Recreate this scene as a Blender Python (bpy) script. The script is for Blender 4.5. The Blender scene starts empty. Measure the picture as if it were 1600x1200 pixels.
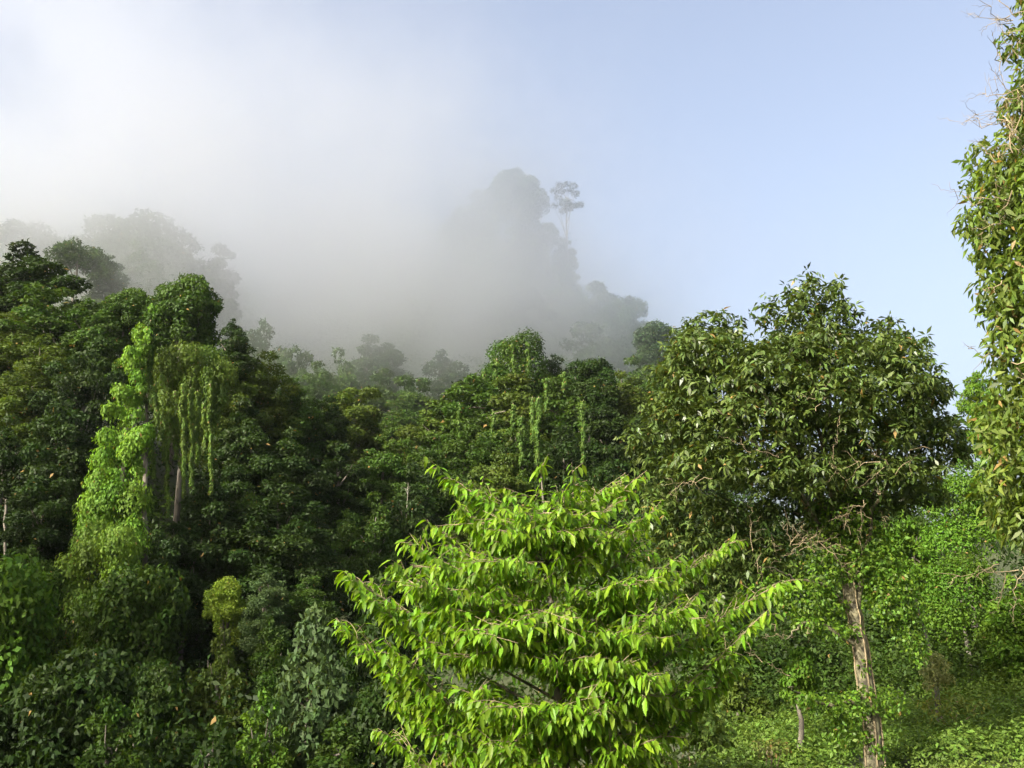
import bpy, math
import numpy as np

# ------------------------------------------------------------------ camera, sky, sun, exposure
scene = bpy.context.scene
R = math.radians
CAM = np.array([0.0, 0.0, 7.0]); PITCH = R(14.0); FPX = 1600.0
cam_data = bpy.data.cameras.new('camera'); cam = bpy.data.objects.new('camera', cam_data)
scene.collection.objects.link(cam)
cam_data.sensor_width = 36.0; cam_data.lens = 36.0; cam_data.clip_end = 6000.0; cam_data.clip_start = 0.1
cam.location = CAM; cam.rotation_euler = (R(90) + PITCH, 0, 0)
scene.camera = cam

SUN = np.array([-0.62, -0.62, 0.48]); SUN /= np.linalg.norm(SUN)      # towards the sun
world = bpy.data.worlds.new('World'); scene.world = world; world.use_nodes = True
wn = world.node_tree.nodes; wl = world.node_tree.links; wn.clear()
sky = wn.new('ShaderNodeTexSky'); sky.sky_type = 'NISHITA'; sky.sun_disc = False
sky.sun_elevation = math.asin(SUN[2]); sky.sun_rotation = math.atan2(SUN[0], SUN[1])
sky.air_density = 1.0; sky.dust_density = 10.0; sky.ozone_density = 1.0; sky.altitude = 100
bg = wn.new('ShaderNodeBackground'); bg.inputs['Strength'].default_value = 0.15
wo = wn.new('ShaderNodeOutputWorld')
sat = wn.new('ShaderNodeHueSaturation'); sat.inputs['Saturation'].default_value = 0.76; sat.inputs['Hue'].default_value = 0.503
wl.new(sky.outputs['Color'], sat.inputs['Color']); wl.new(sat.outputs['Color'], bg.inputs['Color']); wl.new(bg.outputs[0], wo.inputs['Surface'])

sl = bpy.data.lights.new('sun', 'SUN'); sl.energy = 4.0; sl.angle = R(0.5); sl.color = (1.0, 0.95, 0.86)
sun = bpy.data.objects.new('sun', sl); scene.collection.objects.link(sun)
from mathutils import Vector, Matrix
sun.rotation_euler = Vector(SUN).to_track_quat('Z', 'Y').to_euler()
sun.location = (-60, -60, 80)

vs = scene.view_settings
vs.view_transform = 'Standard'; vs.look = 'None'; vs.exposure = 1.42; vs.gamma = 1.0
vs.use_curve_mapping = False
cy = scene.cycles
cy.max_bounces = 8; cy.diffuse_bounces = 2; cy.glossy_bounces = 2; cy.transmission_bounces = 2
cy.volume_bounces = 5; cy.transparent_max_bounces = 4
cy.volume_step_rate = 1.0; cy.volume_max_steps = 128
cy.sample_clamp_indirect = 4.0

# ------------------------------------------------------------------ pixel <-> place helpers
F = np.array([0, math.cos(PITCH), math.sin(PITCH)]); U = np.array([0, -math.sin(PITCH), math.cos(PITCH)])
def P(x, y, Y):
    d = F + np.array([1.0, 0, 0]) * (x - 800) / FPX + U * (600 - y) / FPX
    return CAM + d * (Y / d[1])
def mpp(Y, y=600):                       # metres per photo pixel at depth Y
    d = F + U * (600 - y) / FPX
    return Y / d[1] / FPX

# ------------------------------------------------------------------ terrain
YK = np.array([0, 20, 30, 45, 60, 75, 90, 105, 120, 140, 160, 185, 220, 265, 310, 400, 700], float)
COLS = {
 -500: [5, 2, -2, -7, -5, 4, 16, 30, 42, 50, 58, 76, 95, 105, 105, 95, 80],
    0: [5, 2, -2, -7, -6, 3, 14, 27, 37, 42, 50, 70, 88, 100, 100, 90, 70],
  200: [5.2, 2, -2, -7, -6, 3, 14, 26, 32, 36, 46, 66, 84, 98, 100, 90, 70],
  400: [5.3, 2.5, -1, -6, -6, 1, 10, 20, 23, 22, 28, 44, 64, 90, 100, 95, 75],
  550: [5.3, 3, 0, -5, -5, 0, 7, 14, 17, 16, 22, 37, 60, 92, 106, 95, 75],
  700: [5.3, 3.2, 1, -3, -3, 1, 7, 13, 18, 23, 21, 34, 62, 106, 122, 105, 75],
  830: [5.3, 3.3, 2, -1, -1, 2, 7, 14, 22, 32, 27, 33, 68, 116, 112, 90, 70],
  900: [5.3, 3.3, 2.4, 0, 0, 3, 8, 15, 22, 31, 27, 32, 60, 99, 95, 80, 60],
 1000: [5.3, 3.3, 3.0, 2.5, 3, 5, 9, 15, 21, 29, 34, 46, 62, 70, 62, 50, 40],
 1200: [5.3, 3.4, 3.2, 3.6, 6, 10, 14, 18, 21, 23, 24, 26, 28, 30, 30, 25, 20],
 1400: [5.3, 3.5, 3.3, 4.4, 7, 11, 15, 17, 17, 15, 13, 12, 12, 12, 12, 10, 5],
 1600: [5.3, 3.5, 3.5, 5.0, 8, 13, 17, 20, 20, 16, 14, 12, 12, 12, 12, 10, 5],
 2200: [5.3, 3.5, 3.5, 5.0, 9, 15, 22, 26, 26, 22, 18, 14, 12, 12, 12, 10, 5],
}
CX = np.array(sorted(COLS), float); CZ = np.array([COLS[int(c)] for c in CX], float)
def smooth(t): return t * t * (3 - 2 * t)
def T(X, Y):
    X = np.asarray(X, float); Y = np.maximum(np.asarray(Y, float), 0.01)
    c = np.clip(800 + 1600 * 0.97 * X / np.maximum(Y, 12.0), CX[0], CX[-1])
    i = np.clip(np.searchsorted(CX, c, side='right') - 1, 0, len(CX) - 2); a = smooth((c - CX[i]) / (CX[i + 1] - CX[i]))
    Yc = np.clip(Y, 0, YK[-1])
    j = np.clip(np.searchsorted(YK, Yc, side='right') - 1, 0, len(YK) - 2); b = (Yc - YK[j]) / (YK[j + 1] - YK[j])
    z = (CZ[i, j] * (1 - b) + CZ[i, j + 1] * b) * (1 - a) + (CZ[i + 1, j] * (1 - b) + CZ[i + 1, j + 1] * b) * a
    z = np.where(Y > 700, z - (Y - 700) * 0.02, z)
    S = lambda t: smooth(np.clip(t, 0, 1))
    z = z + 31 * S((-X - 46) / 26) * S((Y + 45) / 40) * (1 - S((Y - 70) / 30))       # unseen steep flank at left, raised to shade the lower left slope
    return z + 0.35 * np.sin(X * .31 + Y * .17) * np.clip((Y - 25) / 40, 0, 1)

# ------------------------------------------------------------------ materials
def new_mat(name):
    m = bpy.data.materials.new(name); m.use_nodes = True; n = m.node_tree.nodes; n.clear()
    return m, n, m.node_tree.links
def leaf_mat(name, rough=0.6, spec=0.2, trans=0.33, tcol=(1.35, 1.25, 0.5)):
    m, n, l = new_mat(name)
    oi = n.new('ShaderNodeObjectInfo'); at = n.new('ShaderNodeAttribute'); at.attribute_name = 'tint'
    # per-leaf variation: value and hue from two random channels
    sep = n.new('ShaderNodeSeparateColor'); l.new(at.outputs['Color'], sep.inputs[0])
    mr = n.new('ShaderNodeMapRange'); mr.inputs[3].default_value = 0.55; mr.inputs[4].default_value = 1.5
    l.new(sep.outputs[0], mr.inputs[0])
    mh = n.new('ShaderNodeMapRange'); mh.inputs[3].default_value = 0.475; mh.inputs[4].default_value = 0.515
    l.new(sep.outputs[1], mh.inputs[0])
    hsv = n.new('ShaderNodeHueSaturation'); l.new(oi.outputs['Color'], hsv.inputs['Color'])
    l.new(mr.outputs[0], hsv.inputs['Value']); l.new(mh.outputs[0], hsv.inputs['Hue'])
    # a few old leaves turned yellow-brown
    ms = n.new('ShaderNodeMath'); ms.operation = 'GREATER_THAN'; ms.inputs[1].default_value = 0.5; l.new(sep.outputs[2], ms.inputs[0])
    mx = n.new('ShaderNodeMix'); mx.data_type = 'RGBA'; l.new(ms.outputs[0], mx.inputs['Factor'])
    l.new(hsv.outputs[0], mx.inputs['A']); mx.inputs['B'].default_value = (0.24, 0.16, 0.05, 1)
    bs = n.new('ShaderNodeBsdfPrincipled'); bs.inputs['Roughness'].default_value = rough
    bs.inputs['Specular IOR Level'].default_value = spec
    l.new(mx.outputs['Result'], bs.inputs['Base Color'])
    tr = n.new('ShaderNodeBsdfTranslucent')
    mt = n.new('ShaderNodeMix'); mt.data_type = 'RGBA'; mt.blend_type = 'MULTIPLY'; mt.inputs['Factor'].default_value = 1
    l.new(mx.outputs['Result'], mt.inputs['A']); mt.inputs['B'].default_value = (*tcol, 1)
    l.new(mt.outputs['Result'], tr.inputs['Color'])
    ms2 = n.new('ShaderNodeMixShader'); ms2.inputs[0].default_value = trans
    l.new(bs.outputs[0], ms2.inputs[1]); l.new(tr.outputs[0], ms2.inputs[2])
    o = n.new('ShaderNodeOutputMaterial'); l.new(ms2.outputs[0], o.inputs['Surface'])
    return m
LEAF = leaf_mat('forest_leaf')
LEAF_GLOSSY = leaf_mat('glossy_leaf', rough=0.42, spec=0.4, trans=0.28)
LEAF_THIN = leaf_mat('thin_leaf', rough=0.5, spec=0.3, trans=0.45, tcol=(1.3, 1.3, 0.4))
def bark_mat(name, c1, c2, scale=3.0, zs=.35):
    m, n, l = new_mat(name)
    tc = n.new('ShaderNodeTexCoord'); mp = n.new('ShaderNodeMapping'); mp.inputs['Scale'].default_value = (1, 1, zs)
    l.new(tc.outputs['Object'], mp.inputs['Vector'])
    nz = n.new('ShaderNodeTexNoise'); nz.inputs['Scale'].default_value = scale; nz.inputs['Detail'].default_value = 6
    l.new(mp.outputs[0], nz.inputs['Vector'])
    cr = n.new('ShaderNodeValToRGB'); cr.color_ramp.elements[0].color = (*c1, 1); cr.color_ramp.elements[1].color = (*c2, 1)
    cr.color_ramp.elements[0].position = .38; cr.color_ramp.elements[1].position = .62
    l.new(nz.outputs['Fac'], cr.inputs[0])
    bp = n.new('ShaderNodeBump'); bp.inputs['Strength'].default_value = .6; bp.inputs['Distance'].default_value = .05
    l.new(nz.outputs['Fac'], bp.inputs['Height'])
    bs = n.new('ShaderNodeBsdfPrincipled'); bs.inputs['Roughness'].default_value = .85
    l.new(cr.outputs[0], bs.inputs['Base Color']); l.new(bp.outputs[0], bs.inputs['Normal'])
    o = n.new('ShaderNodeOutputMaterial'); l.new(bs.outputs[0], o.inputs['Surface'])
    return m
BARK = bark_mat('grey_bark', (.05, .042, .03), (.16, .14, .105))
BARK_PALE = bark_mat('pale_bark', (.16, .14, .11), (.38, .35, .29))
BARK_MOSSY = bark_mat('lichen_bark', (.028, .024, .012), (.15, .135, .075), 6.0, .8)
TWIG = bark_mat('dry_twig', (.11, .085, .045), (.27, .21, .12))
m, n, l = new_mat('forest_floor')
tc = n.new('ShaderNodeTexCoord'); nz = n.new('ShaderNodeTexNoise'); nz.inputs['Scale'].default_value = .4; nz.inputs['Detail'].default_value = 8
l.new(tc.outputs['Object'], nz.inputs['Vector'])
cr = n.new('ShaderNodeValToRGB'); cr.color_ramp.elements[0].color = (.02, .03, .008, 1); cr.color_ramp.elements[1].color = (.05, .06, .018, 1)
l.new(nz.outputs['Fac'], cr.inputs[0]); bs = n.new('ShaderNodeBsdfPrincipled'); bs.inputs['Roughness'].default_value = .95
l.new(cr.outputs[0], bs.inputs['Base Color']); o = n.new('ShaderNodeOutputMaterial'); l.new(bs.outputs[0], o.inputs['Surface'])
FLOOR = m

# ------------------------------------------------------------------ mesh helpers
def mesh_np(name, verts, faces, mat, tint=None):
    me = bpy.data.meshes.new(name)
    k = faces.shape[1]
    me.vertices.add(len(verts)); me.vertices.foreach_set('co', np.ascontiguousarray(verts, np.float32).ravel())
    me.loops.add(faces.size); me.loops.foreach_set('vertex_index', np.ascontiguousarray(faces, np.int32).ravel())
    me.polygons.add(len(faces)); me.polygons.foreach_set('loop_start', np.arange(0, faces.size, k, dtype=np.int32))
    if tint is not None:
        a = me.attributes.new('tint', 'FLOAT_COLOR', 'POINT')
        a.data.foreach_set('color', np.ascontiguousarray(tint, np.float32).ravel())
    me.materials.append(mat); me.update(calc_edges=True)
    return me
def norm(v): return v / np.maximum(np.linalg.norm(v, axis=-1, keepdims=True), 1e-9)

HI_T = np.array([0, .33, .33, .33, .70, .70, .70, 1.0])              # along the leaf
HI_S = np.array([0, .5, 0, -.5, .40, 0, -.40, 0])                    # across
HI_F = np.array([[0, 1, 2, 2], [0, 2, 3, 3], [1, 4, 5, 2], [2, 5, 6, 3], [4, 7, 5, 5], [5, 7, 6, 6]])
HI_TRI = np.array([[0, 1, 2], [0, 2, 3], [1, 4, 5], [1, 5, 2], [2, 5, 6], [2, 6, 3], [4, 7, 5], [5, 7, 6]])
def leaf_frames(Td, Nd):
    S = norm(np.cross(Td, Nd)); N2 = norm(np.cross(S, Td)); return S, N2
def leaf_verts(Pb, Td, Nd, L, W, hi=False, curl=.18):
    S, N2 = leaf_frames(Td, Nd); L = L[:, None]; W = W[:, None]
    if not hi:
        mid = Pb + Td * L * .45
        v = np.stack([Pb, mid + S * W * .5 + N2 * W * .12, Pb + Td * L - N2 * L * curl, mid - S * W * .5 + N2 * W * .12], 1)
        f = np.arange(len(Pb))[:, None] * 4 + np.array([[0, 1, 2, 3]])
        return v.reshape(-1, 3), f, 4
    v = np.stack([Pb + Td * L * t + S * W * s + N2 * (abs(s) * W * .35 - L * curl * t * t) for t, s in zip(HI_T, HI_S)], 1)
    f = (np.arange(len(Pb))[:, None, None] * 8 + HI_TRI[None]).reshape(-1, 3)
    return v.reshape(-1, 3), f, 8
def tints(rng, n, k, old=0.0, lob=None):
    c = np.ones((n, 4)); c[:, 0] = rng.random(n); c[:, 1] = rng.random(n)
    if lob is not None:                                       # leaves of one clump are of one age
        lr = rng.random((lob.max() + 1, 2)); c[:, :2] = .5 * c[:, :2] + .5 * lr[lob]
    c[:, 2] = np.where(rng.random(n) < old, 1, 0)
    return np.repeat(c, k, 0)

def tube(pts, radii, sides=6):
    pts = np.asarray(pts, float); radii = np.asarray(radii, float)
    d = norm(np.gradient(pts, axis=0)); ref = np.where(np.abs(d[:, 2:3]) > .9, [[1., 0, 0]], [[0, 0, 1.]])
    a = norm(np.cross(d, ref)); b = np.cross(d, a)
    ang = np.linspace(0, 2 * np.pi, sides, endpoint=False)
    v = pts[:, None] + radii[:, None, None] * (a[:, None] * np.cos(ang)[None, :, None] + b[:, None] * np.sin(ang)[None, :, None])
    i = np.arange(len(pts) - 1)[:, None] * sides; j = np.arange(sides)[None]; jn = (j + 1) % sides
    f = np.stack([i + j, i + jn, i + sides + jn, i + sides + j], -1).reshape(-1, 4)
    return v.reshape(-1, 3), f
def join(parts):
    vs, fs, o = [], [], 0
    for v, f in parts: vs.append(v); fs.append(f + o); o += len(v)
    return np.concatenate(vs), np.concatenate(fs)
def bez(a, c, b, n=8):
    t = np.linspace(0, 1, n)[:, None]; return (1 - t) ** 2 * a + 2 * t * (1 - t) * c + t * t * b
def wob(rng, a, b, n=8, amp=.1, sag=0.0):
    t = np.linspace(0, 1, n)[:, None]; p = a + (b - a) * t
    w = rng.normal(0, amp, (n, 3)); w[0] = 0; w[-1] = 0
    return p + w + np.array([0, 0, 1.]) * sag * (4 * t * (1 - t))

col = scene.collection
def tag(o, label, cat, group=None, kind=None):
    o['label'] = label; o['category'] = cat
    if group: o['group'] = group
    if kind: o['kind'] = kind
    return o
def root(name, loc, label, cat, group=None):
    o = bpy.data.objects.new(name, None); col.objects.link(o); o.location = loc; o.empty_display_size = .3
    return tag(o, label, cat, group)
def obj(name, me, parent=None, color=None, kind=None):
    o = bpy.data.objects.new(name, me); col.objects.link(o)
    if parent: o.parent = parent
    if color is not None: o.color = (*color, 1)
    if kind: o['kind'] = kind
    return o

# ------------------------------------------------------------------ foliage from lobes
def lobe_leaves(rng, C, Rr, n, L, W, up=.5, droop=.5, spread=.45, low=-.35, shingle=False, jit=.2):
    """n leaf base points, tip directions and normals spread over the outer shell of ellipsoid lobes."""
    C = np.asarray(C); Rr = np.asarray(Rr)
    area = (Rr[:, 0] * Rr[:, 2] + Rr[:, 1] * Rr[:, 2] + Rr[:, 0] * Rr[:, 1]); pr = area / area.sum()
    m = int(n * 1.9); k = rng.choice(len(C), m, p=pr)
    d = norm(rng.normal(size=(m, 3)))
    keep = (d[:, 2] > low) | (rng.random(m) < .25); k, d = k[keep], d[keep]
    r = (.72 + .36 * rng.random(len(k)) ** .8)
    p = C[k] + Rr[k] * d * r[:, None] * (1 + jit * np.clip(rng.normal(size=(len(k), 1)), -2.5, 1.1))
    dens = np.ones(len(k), bool)                                   # drop leaves buried in a neighbouring lobe
    for q in range(len(C)):
        e = ((p - C[q]) / Rr[q]); ins = (e * e).sum(1) < .42
        dens &= ~(ins & (k != q) & (rng.random(len(k)) < .85))
    k, d, p = k[dens][:n], d[dens][:n], p[dens][:n]
    global LAST_K; LAST_K = k
    m = len(k); rd = rng.normal(size=(m, 3))
    if shingle:
        N = norm(d * [1, 1, .5] + .25 * rd + [0, 0, .25]); Td = norm(rd * .45 + d * .25 + [0, 0, -1.0])
    else:
        N = norm(d * .55 + np.array([0, 0, up]) + spread * rd)
        Td = norm(np.cross(N, rng.normal(size=(m, 3)))) ; Td = norm(Td + d * .45 + [0, 0, -droop])
    return p, Td, N, L * (.7 + .6 * rng.random(m)), W * (.7 + .6 * rng.random(m))

def crown_lobes(rng, kind, w, h, clump):
    """lobes for a crown of width w, height h (metres), centred on 0; clump = radius of one leaf clump.
    The crown is a few uneven limbs' worth of sub-crowns, each carrying clumps on its outside."""
    rx, ry, rz = w / 2 * 1.12, w / 2, h / 2 * 1.15
    c = min(clump, .42 * min(rx, rz)); C = []; Rr = []
    ns = {'dome': 5, 'open': 6, 'tall': 4, 'layer': 5}[kind] + int(rng.integers(0, 3))
    for k in range(ns):
        if kind == 'tall':
            u = (k + .5) / ns * 2 - 1; sc = np.array([rng.normal() * .25 * rx, rng.normal() * .25 * ry, u * rz * .75]); sr = np.array([rx * .72, ry * .72, rz * .42])
        else:
            a = k * 2.399 + rng.random() * .8; rr = (.25 + .45 * rng.random()) if k else .1; zz = -.25 + .5 * rng.random() + (.35 if k == 0 else 0)
            sc = np.array([math.cos(a) * rr * rx, math.sin(a) * rr * ry, zz * rz])
            q = .36 + .24 * rng.random(); sr = np.array([rx * q, ry * q, rz * q * (1.05 if kind != 'layer' else .6)])
            if kind == 'open': sr *= .8; sc *= 1.2; c = min(clump, .42 * min(rx, rz)) * .72
        area = 4 * math.pi * (sr[0] * sr[2] + sr[0] * sr[1]) / 2
        m = int(np.clip(.55 * area / (c * c * 2.2), 3, 22))
        for i in range(m):
            d = norm(rng.normal(size=3)); d[2] = abs(d[2]) if rng.random() < .7 else d[2]
            q = c * (.55 + .75 * rng.random())
            C.append(sc + d * sr * (.72 + .35 * rng.random())); Rr.append([q * 1.2, q * 1.2, q * {'dome': .75, 'open': .7, 'tall': .95, 'layer': .45}[kind]])
        if kind != 'open': C.append(sc); Rr.append(sr * .75)
    C = np.array(C); Rr = np.array(Rr)
    C[:, 2] += rz * .87 - (C[:, 2] + Rr[:, 2]).max()          # top of the crown where asked
    return C, Rr

def ragged_lobes(rng, w, h, clump):
    """a forest tree as a ragged stack: several uneven leaders carrying flattened clumps all the way down. Top at 0."""
    C = []; Rr = []; ns = int(rng.integers(3, 6))
    for k in range(ns):
        a = k * 2.399 + rng.random() * 1.2; r0 = (0 if k == 0 else .12 + .2 * rng.random()); zt = 0 if k == 0 else -.08 - .4 * rng.random()
        x, y = math.cos(a) * r0, math.sin(a) * r0; m = int(rng.integers(13, 20)); zb = -1.15 - .75 * rng.random(); th = rng.random() * 6.28
        for i in range(m):
            t = (i + rng.random() * .8) / m; q = clump * (.55 + .8 * rng.random()) * (.6 + .6 * min(1, t * 3)); th += 2.0 + rng.random()
            o = (.03 + .22 * min(1, t * 2.2)) * (.5 + .7 * rng.random()) + (.13 * rng.random() if rng.random() < .2 else 0)
            C.append([(x + math.cos(th) * o) * w, (y + math.sin(th) * o) * w, (zt + (zb - zt) * t) * h]); Rr.append([q * w * 1.15, q * w * 1.15, q * w * (.55 + .4 * rng.random())])
    C = np.array(C); Rr = np.array(Rr); C[:, 2] -= (C[:, 2] + Rr[:, 2]).max(); return C, Rr

def solve_depth(x, ytop, H, Y0=44.0, Y1=420.0):
    for Y in np.arange(Y0, Y1, .5):
        p = P(x, ytop, Y)
        if p[2] - T(p[0], Y) <= H: return Y
    return Y1

# crowns of the forest trees: uneven domes with foliage draping down below them, one unit wide, top at 0
def archetype(kind, seed, leaf=.046, cnt=1.0, jit=.1, cl=.125, asp=.48, droop=.55, up=.2):
    rng = np.random.default_rng(seed); C, Rr = crown_lobes(rng, {'round': 'dome'}.get(kind, kind), .9, .9, cl) if kind != 'dome' else ragged_lobes(rng, 1.0, 1.0, .1)
    C = C - [0, 0, (C[:, 2] + Rr[:, 2]).max()]; C = list(C); Rr = list(Rr)
    if kind not in ('open', 'dome'):
        for k in range(17 if kind == 'tall' else 7):
            a = k * 2.399 + rng.random(); r0 = .22 + .2 * rng.random(); z = -.35 - .3 * rng.random(); x = math.cos(a) * r0; y = math.sin(a) * r0; q = .055 + .06 * rng.random()
            for j in range(int(rng.integers(2, 11))):
                C.append([x + rng.normal() * .02, y + rng.normal() * .02, z]); Rr.append([q * (.8 + .4 * rng.random()), q * (.8 + .4 * rng.random()), q * 1.25]); z -= q * 1.3; q *= .95
    n = int((7500 if kind == 'open' else 19000) * cnt)
    p, Td, N, L, W = lobe_leaves(rng, np.array(C), np.array(Rr), n, leaf, leaf * asp, droop=droop, spread=.45, up=up, low=-.6, jit=jit)
    v, f, k = leaf_verts(p, Td, N, L, W); return mesh_np('crown', v, f, LEAF, tints(rng, len(p), k, .004, LAST_K))
ARCH = {'round': [archetype('round', 380 + i, cl=.11) for i in range(4)], 'dome': [archetype('dome', 300 + i) for i in range(10)], 'open': [archetype('open', 320 + i) for i in range(5)], 'tall': [archetype('tall', 340 + i) for i in range(5)]}
ARCH['layer'] = ARCH['dome']
ARCH['leafy'] = [archetype('tall' if i % 4 == 3 else 'dome', 360 + i, .06, .6, .16, .12, .55, .3, .35) for i in range(8)]
TREES = []
def tree(label, x, ytop, w, h, H, color, kind='dome', Y=None, group='forest trees on the slopes', name='forest_tree', Y0=44.0,
         dens=1.0, bark=None, leafpx=5.4, clump=16.0, mat=None, lobes=None, shingle=False, seed=None, limbs=5, trunk_r=None, lean=0.0, cat='tree'):
    """one tree: crown top at photo (x, ytop), crown w by h photo pixels, standing on the terrain."""
    rng = np.random.default_rng(seed if seed is not None else int(x * 131 + ytop * 17))
    if Y is None: Y = solve_depth(x, ytop, H, Y0)
    s = mpp(Y, ytop); top = P(x, ytop, Y)
    W, Hc = w * s, h * s
    base = np.array([top[0] + lean * s, Y, 0]); base[2] = T(base[0], Y) - .15
    o = root(name, base, label, cat, group)
    cc = np.array([top[0], Y, top[2] - Hc / 2]) - base
    if lobes is None and not shingle:
        kk = 'leafy' if kind in ('dome', 'tall') and Y < 69 and w > 68 else kind
        cr = obj('crown', ARCH[kk][rng.integers(len(ARCH[kk]))], o, color, 'stuff')
        cr.location = top - base; cr.rotation_euler = (rng.normal() * .06, rng.normal() * .06, rng.random() * 6.283)
        ex = 1.28 if kind in ('dome', 'tall', 'layer') else 1.12
        cr.scale = (W * ex, W * ex, Hc * 1.15)
        C = cc + norm(rng.normal(size=(12, 3))) * [W * .3, W * .3, Hc * .25]
    else:
        if lobes is None:
            C, Rr = crown_lobes(rng, kind, W, Hc, clump * s); C = C + cc
        else:
            C = []; Rr = []
            for (lx, ly, lrx, lry, *dz) in lobes:
                dd = dz[0] if dz else rng.normal() * W * .12
                q = P(lx, ly, Y + dd) - base; C.append(q); Rr.append([lrx * s, min(lrx, W / s * .4) * s, lry * s])
            C = np.array(C); Rr = np.array(Rr); cc = np.average(C, axis=0)
        L = max(.12, leafpx * s)
        apx = float(np.sum(Rr[:, 0] * Rr[:, 2])) / (s * s) * 3.1
        n = int(min(14000, max(500, apx * .20 * dens * (7.0 / leafpx) ** 2)))
        p, Td, N, Ls, Ws = lobe_leaves(rng, C, Rr, n, L, L * .5, shingle=shingle, droop=.45)
        v, f, k = leaf_verts(p, Td, N, Ls, Ws)
        obj('crown', mesh_np('crown', v, f, mat or LEAF, tints(rng, len(p), k, .006, LAST_K)), o, color, 'stuff')
    tr = trunk_r or (.12 + .011 * (cc[2]))
    tp = wob(rng, np.zeros(3), cc, 9, .06 * tr * 4)
    parts = [tube(tp, np.linspace(tr, tr * .45, 9) * np.r_[1.35, np.ones(8)], 7)]
    for i in rng.choice(len(C), min(limbs, len(C)), replace=False):
        a = tp[rng.integers(5, 9)]
        parts.append(tube(wob(rng, a, C[i], 5, .1), np.linspace(tr * .35, tr * .1, 5), 5))
    v, f = join(parts); obj('trunk', mesh_np('trunk', v, f, bark or BARK), o)
    TREES.append((x, ytop, Y)); return o, base, Y, s

# ------------------------------------------------------------------ ground sheet
xs = np.concatenate([np.linspace(-3000, -260, 8), np.arange(-250, 251, 4.0), np.linspace(260, 3000, 8)])
ys = np.concatenate([np.linspace(-600, -20, 6), np.arange(-10, 60, 2.5), np.arange(60, 420, 5.0), np.linspace(425, 5000, 14)])
gx, gy = np.meshgrid(xs, ys); gz = T(gx, gy)
gv = np.stack([gx, gy, gz], -1).reshape(-1, 3); nx = len(xs)
ii = (np.arange(len(ys) - 1)[:, None] * nx + np.arange(nx - 1)[None]).ravel()
gf = np.stack([ii, ii + 1, ii + nx + 1, ii + nx], -1)
ground = obj('ground', mesh_np('ground', gv, gf, FLOOR)); ground['kind'] = 'structure'
ground['label'] = 'dark forest floor of the valley and wooded hills'; ground['category'] = 'ground'

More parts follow.
